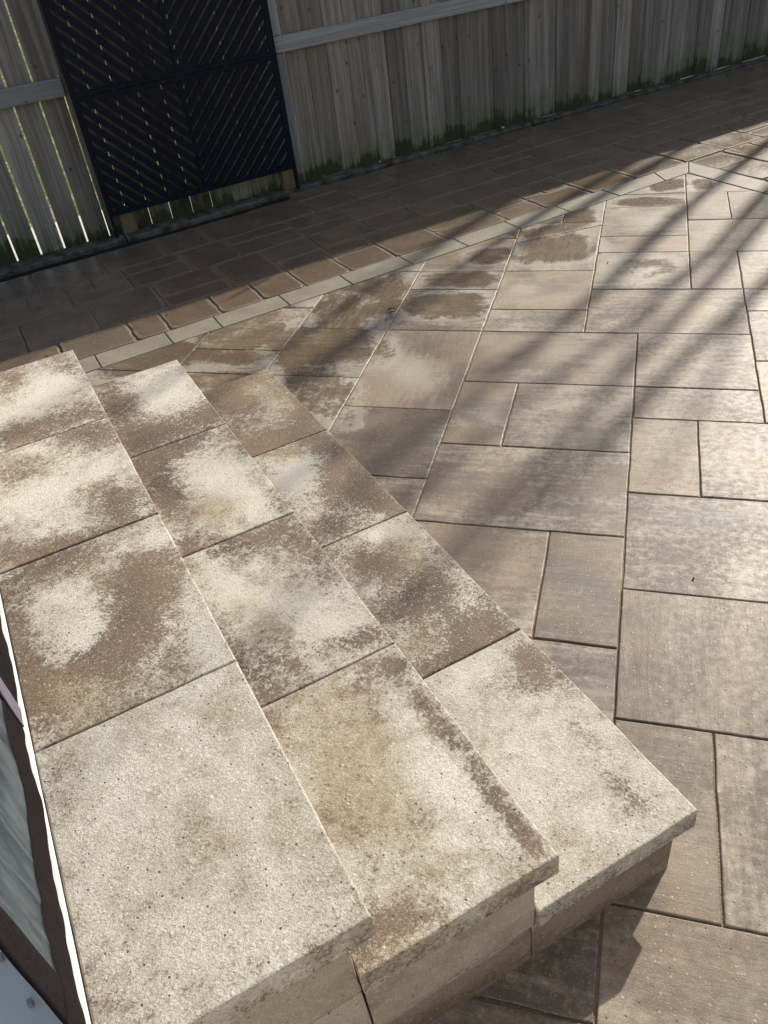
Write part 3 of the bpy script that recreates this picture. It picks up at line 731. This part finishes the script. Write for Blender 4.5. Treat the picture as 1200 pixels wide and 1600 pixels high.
# pale washed-in sand bed under the old flags
bm = bmesh.new(); nseg = 60
lp = [vp(-2, U_IN(-2)+BW+0.002), vp(VO+0.003, U_IN(VO)+BW+0.002), vp(VO+0.003, -2), vp(10, -2), vp(10, U_IN(10)+BW+1.53), vp(1.9, U_IN(1.9)+BW+1.53), vp(1.9, U_IN(1.9)+BW+1.43), vp(-2, U_IN(-2)+BW+1.43)]
sheet(bm, lp, -0.0042); structure('old_joint_bed', bm, M['palesand'])
# ------------------------------------------------------------------ edging along the fence foot
ed = empty('garden_edging', fp(2, 0, 0.06), 'low dark grey edging strip running along the foot of the wooden fence', 'edging')
s = -1.25
while s < 9.5:
    ln = random.uniform(0.85, 1.25); bm = bmesh.new(); n = 14; wd = 0.15 if s < 1.3 else random.uniform(0.085, 0.11)
    k0 = s+0.004; k1 = s+ln-0.004; top = random.uniform(-0.004, 0.004)
    prof = [(0.012, -0.04), (0.012, top), (0.02, top+0.004), (wd*0.5, top+0.006), (wd-0.01, top+0.003), (wd, top-0.006), (wd, -0.04)]
    rings = []
    for i in range(n+1):
        ss_ = k0+(k1-k0)*i/n
        rings.append([bm.verts.new(fp(ss_, z+noise.noise(Vector((ss_*5, z*30, 1)))*0.009, o_+noise.noise(Vector((ss_*4, o_*20, 5)))*0.008)) for o_, z in prof])
    for r0, r1 in zip(rings, rings[1:]):
        for k in range(6): bm.faces.new((r0[k], r0[k+1], r1[k+1], r1[k]))
    bm.faces.new(rings[0]); bm.faces.new(rings[-1][::-1])
    link('edging_block', bm, M['kerb'], ed); s += ln
# ------------------------------------------------------------------ fence
FH = 2.12
fence = empty('wooden_fence', fp(2, 0), 'tall weathered grey board fence with green algae along its foot', 'fence')
def board(s0, s1, z0, z1, off, mat, name='board', th=0.018, wob=0.002):
    bm = bmesh.new(); n = 10; rings = []
    ph = random.random()*9; cup = random.uniform(-0.002, 0.003)
    for i in range(n+1):
        z = z0+(z1-z0)*i/n; a = wob*noise.noise(Vector((ph, z*1.5, 0))); b = wob*noise.noise(Vector((ph+4, z*1.5, 0))); o2 = off+0.003*noise.noise(Vector((ph+8, z, 0)))
        r = []
        m = 5
        for k in range(m):
            t = k/(m-1); r.append(bm.verts.new(fp(s0+a+(s1+b-s0-a)*t, z, o2+th/2+cup*(1-(2*t-1)**2)-(0.002 if k in (0, m-1) else 0))))
        r.append(bm.verts.new(fp(s1+b, z, o2-th/2))); r.append(bm.verts.new(fp(s0+a, z, o2-th/2))); rings.append(r)
    q = len(rings[0])
    for r0, r1 in zip(rings, rings[1:]):
        for k in range(q): bm.faces.new((r0[k], r0[(k+1) % q], r1[(k+1) % q], r1[k]))
    bm.faces.new(rings[0]); bm.faces.new(rings[-1][::-1])
    return link(name, bm, mat, fence)
# left bay, wide gaps; behind the black screen; right bays, tight
s = 0.202-0.147*9
while s < 0.76:
    if s > -1.2: board(s+0.006, s+0.141, -0.02+random.uniform(-0.005, 0.005), FH, 0, M['board'])
    s += 0.147
edges = [0.789, 0.935, 1.075, 1.215, 1.36, 1.50, 1.65, 1.79, 1.93, 2.06, 2.19]
for a, b in zip(edges, edges[1:]): board(a+0.003, b-0.002, -0.005, FH, -0.004, M['board'])
s = 2.196; i = 0
while s < 10.5:
    w = random.uniform(0.139, 0.150); gap = 0.0035 if s < 3.0 else 0.001
    board(s+gap, s+w-gap*0.3, 0.0+random.uniform(-0.004, 0.004), FH-(0.0 if s < 4.6 else 0.05)+random.uniform(-0.004, 0.004), (0.0, 0.008)[i % 2] if s > 3.0 else (0.0, 0.003)[i % 2], M['board'])
    s += w; i += 1
def plank(name, s0, s1, z0, z1, o0, o1, mat, bev=0.003, parent=fence):
    bm = bmesh.new(); box(bm, fp((s0+s1)/2, (z0+z1)/2, (o0+o1)/2), FD*(s1-s0)/2, FN*(o1-o0)/2, Vector((0, 0, (z1-z0)/2)), bev)
    o = link(name, bm, mat, parent); return o
def rail_obj(s0, s1, z0, z1):
    # local frame along the rail so that the grain follows it
    bm = bmesh.new(); n = 24; rings = []; ln = s1-s0
    for i in range(n+1):
        x = ln*i/n; w = noise.noise(Vector((x*1.7, s0, z0)))*0.004
        rings.append([bm.verts.new((x, y, z+w)) for y, z in ((-0.019, 0), (-0.019, z1-z0), (0.016, z1-z0), (0.019, z1-z0-0.004), (0.019, 0.004), (0.016, 0))])
    for r0, r1 in zip(rings, rings[1:]):
        for k in range(6): bm.faces.new((r0[k], r0[(k+1) % 6], r1[(k+1) % 6], r1[k]))
    bm.faces.new(rings[0]); bm.faces.new(rings[-1][::-1])
    o = link('rail', bm, M['rail'])
    o.matrix_world = Matrix.Translation(fp(s0, z0, 0.0315)) @ Matrix(((FD.x, FN.x, 0, 0), (FD.y, FN.y, 0, 0), (0, 0, 1, 0), (0, 0, 0, 1)))
    mwr = o.matrix_world.copy(); o.parent = fence; o.matrix_parent_inverse = fence.matrix_world.inverted(); o.matrix_basis = mwr
rail_obj(-1.2, 0.788, 0.829, 0.926); rail_obj(2.122, 4.60, 0.811, 0.900); rail_obj(4.70, 7.0, 0.811, 0.90)
plank('post', 0.776, 0.803, 0.93, FH+0.02, 0.011, 0.030, M['rail_v'])
plank('post', 2.122, 2.186, -0.02, 0.806, 0.012, 0.030, M['rail_v']); plank('post', 2.122, 2.186, 0.905, FH+0.02, 0.012, 0.030, M['rail_v'])
plank('post', 4.655, 4.684, -0.01, FH+0.12, 0.016, 0.030, M['edgewood'])
# nails on the grey post
for k in range(26):
    z = 0.10+k*0.031+random.uniform(-0.006, 0.006)
    if 0.78 < z < 0.92: continue
    bm = bmesh.new(); c = fp(2.154+random.choice((-0.016, 0.0, 0.014))+random.uniform(-0.003, 0.003), z, 0.0305)
    tube(bm, [c-FN*0.001, c+FN*0.0012], [0.0028, 0.0026], 8); link('nail', bm, M['leaf'], fence)
for (a, b) in ((0.868, 0.962), (2.005, 2.10)):
    bm = bmesh.new(); box(bm, fp((a+b)/2, 0.075, 0.045), FD*(b-a)/2, FN*0.032, Vector((0, 0, 0.085)), 0.003)
    o = link('wood_block', bm, M['newwood'])
    tag(o, 'new reddish wood block under the left corner of the black screen' if a < 1 else 'new reddish wood block under the right corner of the black screen', 'wood block')
# ------------------------------------------------------------------ black chevron screen
scr = empty('privacy_screen', fp(1.45, 0.12, 0.125), 'black metal privacy screen of slanted slats leaning against the wooden fence', 'screen')
SO = 0.095
def scr_box(name, s0, s1, z0, z1, o0=SO-0.012, o1=SO+0.012):
    bm = bmesh.new(); box(bm, fp((s0+s1)/2, (z0+z1)/2, (o0+o1)/2), FD*(s1-s0)/2, FN*(o1-o0)/2, Vector((0, 0, (z1-z0)/2)), 0.0015); return link(name, bm, M['black'], scr)
S0, S1 = 0.822, 2.083
scr_box('frame_post', 2.083, 2.101, -0.03, 1.55); scr_box('frame_post', 0.806, 0.822, 0.0, 1.55)
def chevron(z0, z1):
    bm = bmesh.new(); mid = (S0+S1)/2; pitch = 0.078; th = 0.0268    # vertical pitch, half vertical height of a slat
    zz0, zz1 = z0+0.022, z1-0.022
    for sgn in (-1, 1):
        a, b = (S0, mid-0.006) if sgn < 0 else (mid+0.006, S1)
        # slat centre line: z = c - (s-a) on the left, z = c + (s-a) on the right
        k = -12
        while k < 40:
            c = zz0+k*pitch
            # polygon in (s,z) then clip to the panel
            if sgn < 0: q = [(a, c-th), (b, c-(b-a)-th), (b, c-(b-a)+th), (a, c+th)]
            else: q = [(a, c-0.63-th), (b, c-0.63+(b-a)-th), (b, c-0.63+(b-a)+th), (a, c-0.63+th)]
            for h in ((0, 1, zz1), (0, -1, -zz0)): q = clip(q, *h) if q else q
            k += 1
            if len(q) < 3 or abs(area(q)) < 2e-4: continue
            f = [bm.verts.new(fp(s_, z_, SO+0.007)) for s_, z_ in q]; r = [bm.verts.new(fp(s_, z_, SO-0.007)) for s_, z_ in q]
            bm.faces.new(f); bm.faces.new(r[::-1]); n = len(q)
            for i in range(n): bm.faces.new((f[i], f[(i+1) % n], r[(i+1) % n], r[i]))
    p = link('slat_panel', bm, M['black'], scr)
    bm = bmesh.new()
    for (a, b, c, d) in ((S0, S1, z0, z0+0.024), (S0, S1, z1-0.024, z1), (S0, S0+0.02, z0+0.024, z1-0.024), (S1-0.02, S1, z0+0.024, z1-0.024), ((S0+S1)/2-0.008, (S0+S1)/2+0.008, z0+0.024, z1-0.024)):
        box(bm, fp((a+b)/2, (c+d)/2, SO), FD*(b-a)/2, FN*0.0105, Vector((0, 0, (d-c)/2)), 0.001)
    o = link('panel_frame', bm, M['black'], p)
chevron(0.135, 0.812); chevron(0.816, 1.50)
# ------------------------------------------------------------------ steps
steps = empty('stone_steps', vu(0.3, 1.6), 'three wide stone steps of pale slabs blotched with brown, beside the patio', 'steps')
UE = [0.5365, 1.0935, 1.6475, 2.1975, 2.7435]
BASE = {'3A': -.02, '3B': .0, '3C': .06, '3D': -.22, '2A': .0, '2B': .04, '2C': -.02, '2D': -.08, '1A': .32, '1B': .2, '1C': .12, '1D': -.12}
BY = {'1A': .3, '1C': .15, '1B': .1, '2D': .1, '3C': .15, '3D': .0}
def step_slabs(lv, v0, v1, z, ue):
    for k in range(4):
        nm = lv+'DCBA'[k]; a, b = ue[k]+(0.0018 if k else 0), ue[k+1]-(0.0018 if k < 3 else 0)
        bm = bmesh.new(); L = []; rnd = random.random()
        def mk(x, y, zz):
            e = ev(nm, x, y)
            if zz < z-0.006: return (0.28, 0, 0.1, rnd, 0, 0, rnd, 0)
            return (e['s']+BASE[nm], e['p'], e['y']+BY.get(nm, 0), rnd, 0, 0, rnd, 0)
        slab(bm, L, [vp(v0, a), vp(v1, a), vp(v1, b), vp(v0, b)], z-0.056, z+random.uniform(-0.0008, 0.0008), 0.0035, 0.022, mk, 0.0014)
        o = link('tread_slab', bm, M['tread'], steps); setmask(o, L)
        if nm in LAB: o['label'] = LAB[nm]
LAB = {'3D': 'pale grey tread slab, nearest on the top step', '3C': 'tread slab with a big dark brown blotch on the top step',
       '2D': 'ochre tread slab with a brown streak and one dark stain', '1D': 'pale tread slab at the near end of the bottom step',
       '1A': 'tan tread slab at the far end of the bottom step'}
step_slabs('1', 0.405, 0.769, 0.1755, UE); step_slabs('2', 0.079, 0.444, 0.328, UE); step_slabs('3', -0.258, 0.119, 0.480, UE)
def riser(v0, v1, z0, z1, ue):
    for a, b in zip(ue, ue[1:]):
        bm = bmesh.new(); c = vu((v0+v1)/2, (a+b)/2, (z0+z1)/2)
        box(bm, c, vu((v1-v0)/2, 0)-vu(0, 0), vu(0, (b-a)/2-0.0015)-vu(0, 0), Vector((0, 0, (z1-z0)/2)), 0.0028, 0.0008)
        bmesh.ops.subdivide_edges(bm, edges=bm.edges[:], cuts=3, use_grid_fill=True)
        for v_ in bm.verts: v_.co += (noise.noise_vector(v_.co*18)+noise.noise_vector(v_.co*55)*0.5)*0.0018
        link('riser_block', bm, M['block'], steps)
ur = [0.5405, 0.95, 1.36, 1.77, 2.18, 2.741]; ur2 = [0.5405, 0.80, 1.22, 1.64, 2.05, 2.46, 2.741]
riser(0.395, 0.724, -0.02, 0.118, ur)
riser(0.080, 0.3925, -0.02, 0.116, ur2); riser(0.080, 0.4005, 0.1195, 0.2705, ur)
riser(-0.24, 0.0765, -0.02, 0.116, ur); riser(-0.24, 0.0765, 0.1195, 0.268, ur2); riser(-0.24, 0.0765, 0.271, 0.4225, ur)
# ------------------------------------------------------------------ house wall, door sill, fly screen
wall = empty('house_wall', vu(-0.5, 1.2), 'pale house wall with a door opening behind the steps', 'wall')
def wbox(name, v0, v1, u0, u1, z0, z1, mat, par, bev=0.002):
    bm = bmesh.new(); box(bm, vu((v0+v1)/2, (u0+u1)/2, (z0+z1)/2), vu((v1-v0)/2, 0), vu(0, (u1-u0)/2), Vector((0, 0, (z1-z0)/2)), bev); return link(name, bm, mat, par)
wbox('foundation', -0.60, -0.272, -3.0, 2.9, -0.02, 0.40, M['path'], wall)
wbox('siding', -0.60, -0.42, -3.0, 0.28, 0.405, 3.2, M['siding'], wall); wbox('siding', -0.60, -0.42, 1.86, 2.9, 0.405, 3.2, M['siding'], wall)
wbox('siding', -0.60, -0.42, 0.285, 1.855, 2.56, 3.2, M['siding'], wall)
sill = empty('door_sill', vu(-0.4, 1.1, 0.42), 'white vinyl door sill at the edge of the top step, under the fly screen', 'door sill')
wbox('sill_board', -0.62, -0.2600, 0.285, 1.855, 0.404, 0.4835, M['white'], sill, 0.003)
wbox('door_frame', -0.418, -0.33, 0.24, 0.30, 0.485, 2.60, M['white'], sill, 0.003); wbox('door_frame', -0.418, -0.33, 1.84, 1.90, 0.485, 2.60, M['white'], sill, 0.003)
wbox('door_frame', -0.418, -0.29, 0.302, 1.838, 2.52, 2.60, M['white'], sill, 0.003)
for (v_, u_) in ((-0.325, 0.668), (-0.353, 0.752), (-0.303, 0.606)): wbox('clip', v_-0.003, v_+0.003, u_-0.005, u_+0.005, 0.4845, 0.494, M['steel'], sill, 0.001)
# fly screen: vertical cloth hanging just outside the sill edge, hems along its bottom and near side
cur = empty('fly_screen', vu(-0.27, 1.06, 0.5), 'grey mesh fly screen with a wide dark cloth hem hanging over the white door sill', 'screen curtain')
def cloth(u, z):
    d = 0.003*sin(u*19+z*3.1)+0.010*noise.noise(Vector((u*8, z*4, 0)))+0.003*noise.noise(Vector((u*30, z*9, 2)))
    k = math.exp(-((z-0.47)/0.25)); zz = z+k*(0.006*sin(u*11+1)+0.010*noise.noise(Vector((u*9, 3, 0))))
    uu = u+0.006*sin(z*9)*math.exp(-abs(u-0.57)/0.2)
    return vu(-0.2665+d*0.7, uu, zz)
def cloth_strip(name, u0, u1, z0, z1, nu, nz, th, mat, par, push=0.0):
    bm = bmesh.new(); g = []
    uvl = bm.loops.layers.uv.new('UVMap')
    vu0 = vu(1, 0)
    def pt(u, z, o_): return cloth(u, z)+vu0*(o_+push)
    F = {}
    for side in ((1, -1) if th else (0,)):
        for i in range(nu+1):
            for j in range(nz+1):
                u = u0+(u1-u0)*i/nu; z = z0+(z1-z0)*j/nz
                F[side, i, j] = (bm.verts.new(pt(u, z, side*th/2)), (u, z))
    def quad(ks):
        f = bm.faces.new([F[k][0] for k in ks])
        for l, k in zip(f.loops, ks): l[uvl].uv = F[k][1]
    for side in ((1, -1) if th else (0,)):
        for i in range(nu):
            for j in range(nz):
                ks = [(side, i, j), (side, i+1, j), (side, i+1, j+1), (side, i, j+1)]; quad(ks if side >= 0 else ks[::-1])
    if th:
        for i in range(nu):
            for j in (0, nz): quad([(1, i, j), (-1, i, j), (-1, i+1, j), (1, i+1, j)])
        for j in range(nz):
            for i in (0, nu): quad([(1, i, j), (1, i, j+1), (-1, i, j+1), (-1, i, j)])
    return link(name, bm, mat, par, True)
cloth_strip('mesh', 0.615, 1.66, 0.565, 2.50, 120, 90, 0.0, M['screen'], cur)
cloth_strip('hem', 0.57, 1.70, 0.487, 0.574, 140, 6, 0.004, M['hem'], cur)
cloth_strip('hem', 0.57, 0.628, 0.575, 2.515, 6, 140, 0.004, M['hem'], cur)
cloth_strip('hem', 1.648, 1.70, 0.575, 2.515, 6, 140, 0.004, M['hem'], cur)
cloth_strip('ribbon', 1.15, 1.195, 0.492, 0.61, 8, 14, 0.003, M['ribbon'], cur, 0.004)
# ------------------------------------------------------------------ litter
bm = bmesh.new(); rl = random.Random(5)
for k in range(420):
    if k < 330: s_ = rl.uniform(-0.6, 9); o_ = abs(rl.gauss(0, 0.035))+rl.choice((0.015, 0.09, 0.10)); o_ = min(o_, 0.085); p = fp(s_, 0.009, o_)
    else: p = vu(rl.uniform(-0.2, 4.2), rl.uniform(3.8, 5.4), 0.001)
    a_ = rl.uniform(0, 6.3); l_ = rl.uniform(0.003, 0.011); d = Vector((cos(a_), sin(a_), rl.uniform(0, 0.5)))*l_; e = Vector((-sin(a_), cos(a_), rl.uniform(-0.3, 0.3)))*l_*rl.uniform(0.2, 0.6)
    q = [bm.verts.new(p+x+Vector((0, 0, 0.002))) for x in (-d, -e*0.8+Vector((0, 0, 0.001)), d, e)]; t_ = [bm.verts.new(v_.co+Vector((0, 0, 0.0012))) for v_ in q]
    bm.faces.new(q[::-1]); bm.faces.new(t_)
    for i in range(4): bm.faces.new((q[i], q[(i+1) % 4], t_[(i+1) % 4], t_[i]))
o = link('leaf_litter', bm, M['leaf']); o['kind'] = 'stuff'; tag(o, 'crumbs of dry leaf and bark scattered along the foot of the wooden fence', 'leaf litter')
def leaf(x, y, a, l, label):
    bm = bmesh.new(); n = 8; up = []; 
    for i in range(n+1):
        t = i/n; w = 0.42*l*math.sin(pi*min(1, t*0.97+0.03))**0.8; row = []
        for k in (-1, -0.5, 0, 0.5, 1):
            px = (t-0.5)*l; py = k*w*0.5; pz = 0.0035+0.9*(k*k)*w*0.35+0.004*sin(t*5+k)+0.003*t
            row.append(bm.verts.new((px, py, pz)))
        up.append(row)
    for r0, r1 in zip(up, up[1:]):
        for k in range(4): bm.faces.new((r0[k], r0[k+1], r1[k+1], r1[k]))
    bmesh.ops.solidify(bm, geom=bm.faces[:], thickness=0.0008)
    tube(bm, [Vector((-l*0.5, 0, 0.004)), Vector((-l*0.72, 0.003, 0.007))], [0.001, 0.0007], 5)
    o = link('leaf', bm, M['leaf'], None, True); o.location = (x, y, 0.001); o.rotation_euler = (0, 0, a); tag(o, label, 'leaf')
leaf(-1.081, 3.416, 0.3, 0.038, 'small curled dry leaf on the brown damp slab left of the patio')
leaf(-0.125, 3.96, 1.2, 0.017, 'tiny dark leaf crumb on a grey slab near the border corner')
def stone(name, p, r, label, group=None, mat='pebble'):
    bm = bmesh.new(); bmesh.ops.create_icosphere(bm, subdivisions=2, radius=1)
    s3 = (random.uniform(0.8, 1.3), random.uniform(0.8, 1.2), random.uniform(0.5, 0.8)); ph = Vector((random.random()*9, 0, 0))
    for v_ in bm.verts:
        k = 1+0.25*noise.noise(v_.co*1.5+ph); v_.co = Vector((v_.co.x*s3[0], v_.co.y*s3[1], v_.co.z*s3[2]))*k*r
    o = link(name, bm, M[mat], None, True); o.location = p+Vector((0, 0, r*s3[2]*0.8)); tag(o, label, 'pebble', group)
PL = ['leftmost and biggest pale pebble on top of the fence rail', 'second pale pebble from the left on top of the fence rail', 'third pale pebble from the left on the fence rail',
      'middle pale pebble of the row on the fence rail', 'third pale pebble from the right on the fence rail', 'second pale pebble from the right on the fence rail', 'rightmost pale pebble on top of the fence rail']
for k, (s_, r_) in enumerate(((3.235, 0.0085), (3.268, 0.0075), (3.30, 0.004), (3.345, 0.005), (3.39, 0.0042), (3.44, 0.0055), (3.50, 0.0045))):
    stone('pebble', fp(s_, 0.899, 0.030+0.006*(k % 2)), r_, PL[k], 'pale pebbles on the fence rail')
stone('pebble', fp(3.84, 0.008, 0.05), 0.013, 'white pebble lying on the edging at the fence foot')
stone('pebble', Vector((0.2205, 1.742, 0)), 0.0035, 'black speck of grit on the large grey patio slab at right', None, 'soil')
# ------------------------------------------------------------------ bare tree beyond the fence, right of the view; its branches stripe the patio
TB = Vector((0.25, 3.3, 0))+Vector((sx, sy, 0))*9.6+Vector((sy, -sx, 0))*(-0.55); TB.z = -0.05
tree = empty('bare_tree', TB, 'bare leafless tree with many upright stems beyond the fence, right of the view', 'tree')
rt = random.Random(21); bmT = bmesh.new(); bmB = bmesh.new()
perp = Vector((sy, -sx, 0)); alongv = Vector((sx, sy, 0))
tube(bmT, [TB+Vector((0.02*i, 0.01*i, 0.55*i-0.2)) for i in range(6)], [0.16, 0.14, 0.13, 0.125, 0.12, 0.11], 12)
top = TB+Vector((0.1, 0.05, 2.3))
def limb(p, d, ln, r, depth):
    pts = [p]; rad = [r]; n = 7; q = p.copy(); dd = d.copy()
    for i in range(n):
        dd = (dd+Vector((rt.uniform(-1, 1), rt.uniform(-1, 1), rt.uniform(0.0, 0.6)))*0.13).normalized(); q = q+dd*ln/n; pts.append(q.copy()); rad.append(r*(1-0.75*(i+1)/n))
    tube(bmB, pts, rad, 6)
    if depth > 0:
        for i in range(2, n+1):
            for _ in range(2 if depth > 1 else 1):
                if rt.random() < 0.72:
                    e = (dd+Vector((rt.uniform(-1, 1), rt.uniform(-1, 1), 0.5))*0.55).normalized(); limb(pts[i], e, ln*rt.uniform(0.3, 0.5), rad[i]*0.55+0.003, depth-1)
TREE_H = 6.25
for i in range(11):
    w = -0.95+2.9*i/10+rt.uniform(-0.1, 0.1)
    b0 = top+perp*w*0.12-Vector((0, 0, rt.uniform(0, 0.8)))
    tgt = TB+perp*w+alongv*rt.uniform(-0.5, 0.6)+Vector((0, 0, 4.6))
    d0 = (tgt-b0); tube(bmB, [b0, b0+d0*0.5+perp*w*0.12-Vector((0, 0, 0.08)), tgt], [0.055, 0.045, 0.038], 7)
    limb(tgt, (Vector((0, 0, 1))+perp*w*0.05+alongv*rt.uniform(-0.12, 0.12)).normalized(), rt.uniform(1.7, 2.7), rt.uniform(0.042, 0.062), 1)
link('trunk', bmT, M['bark'], tree, True); link('crown', bmB, M['bark'], tree, True)
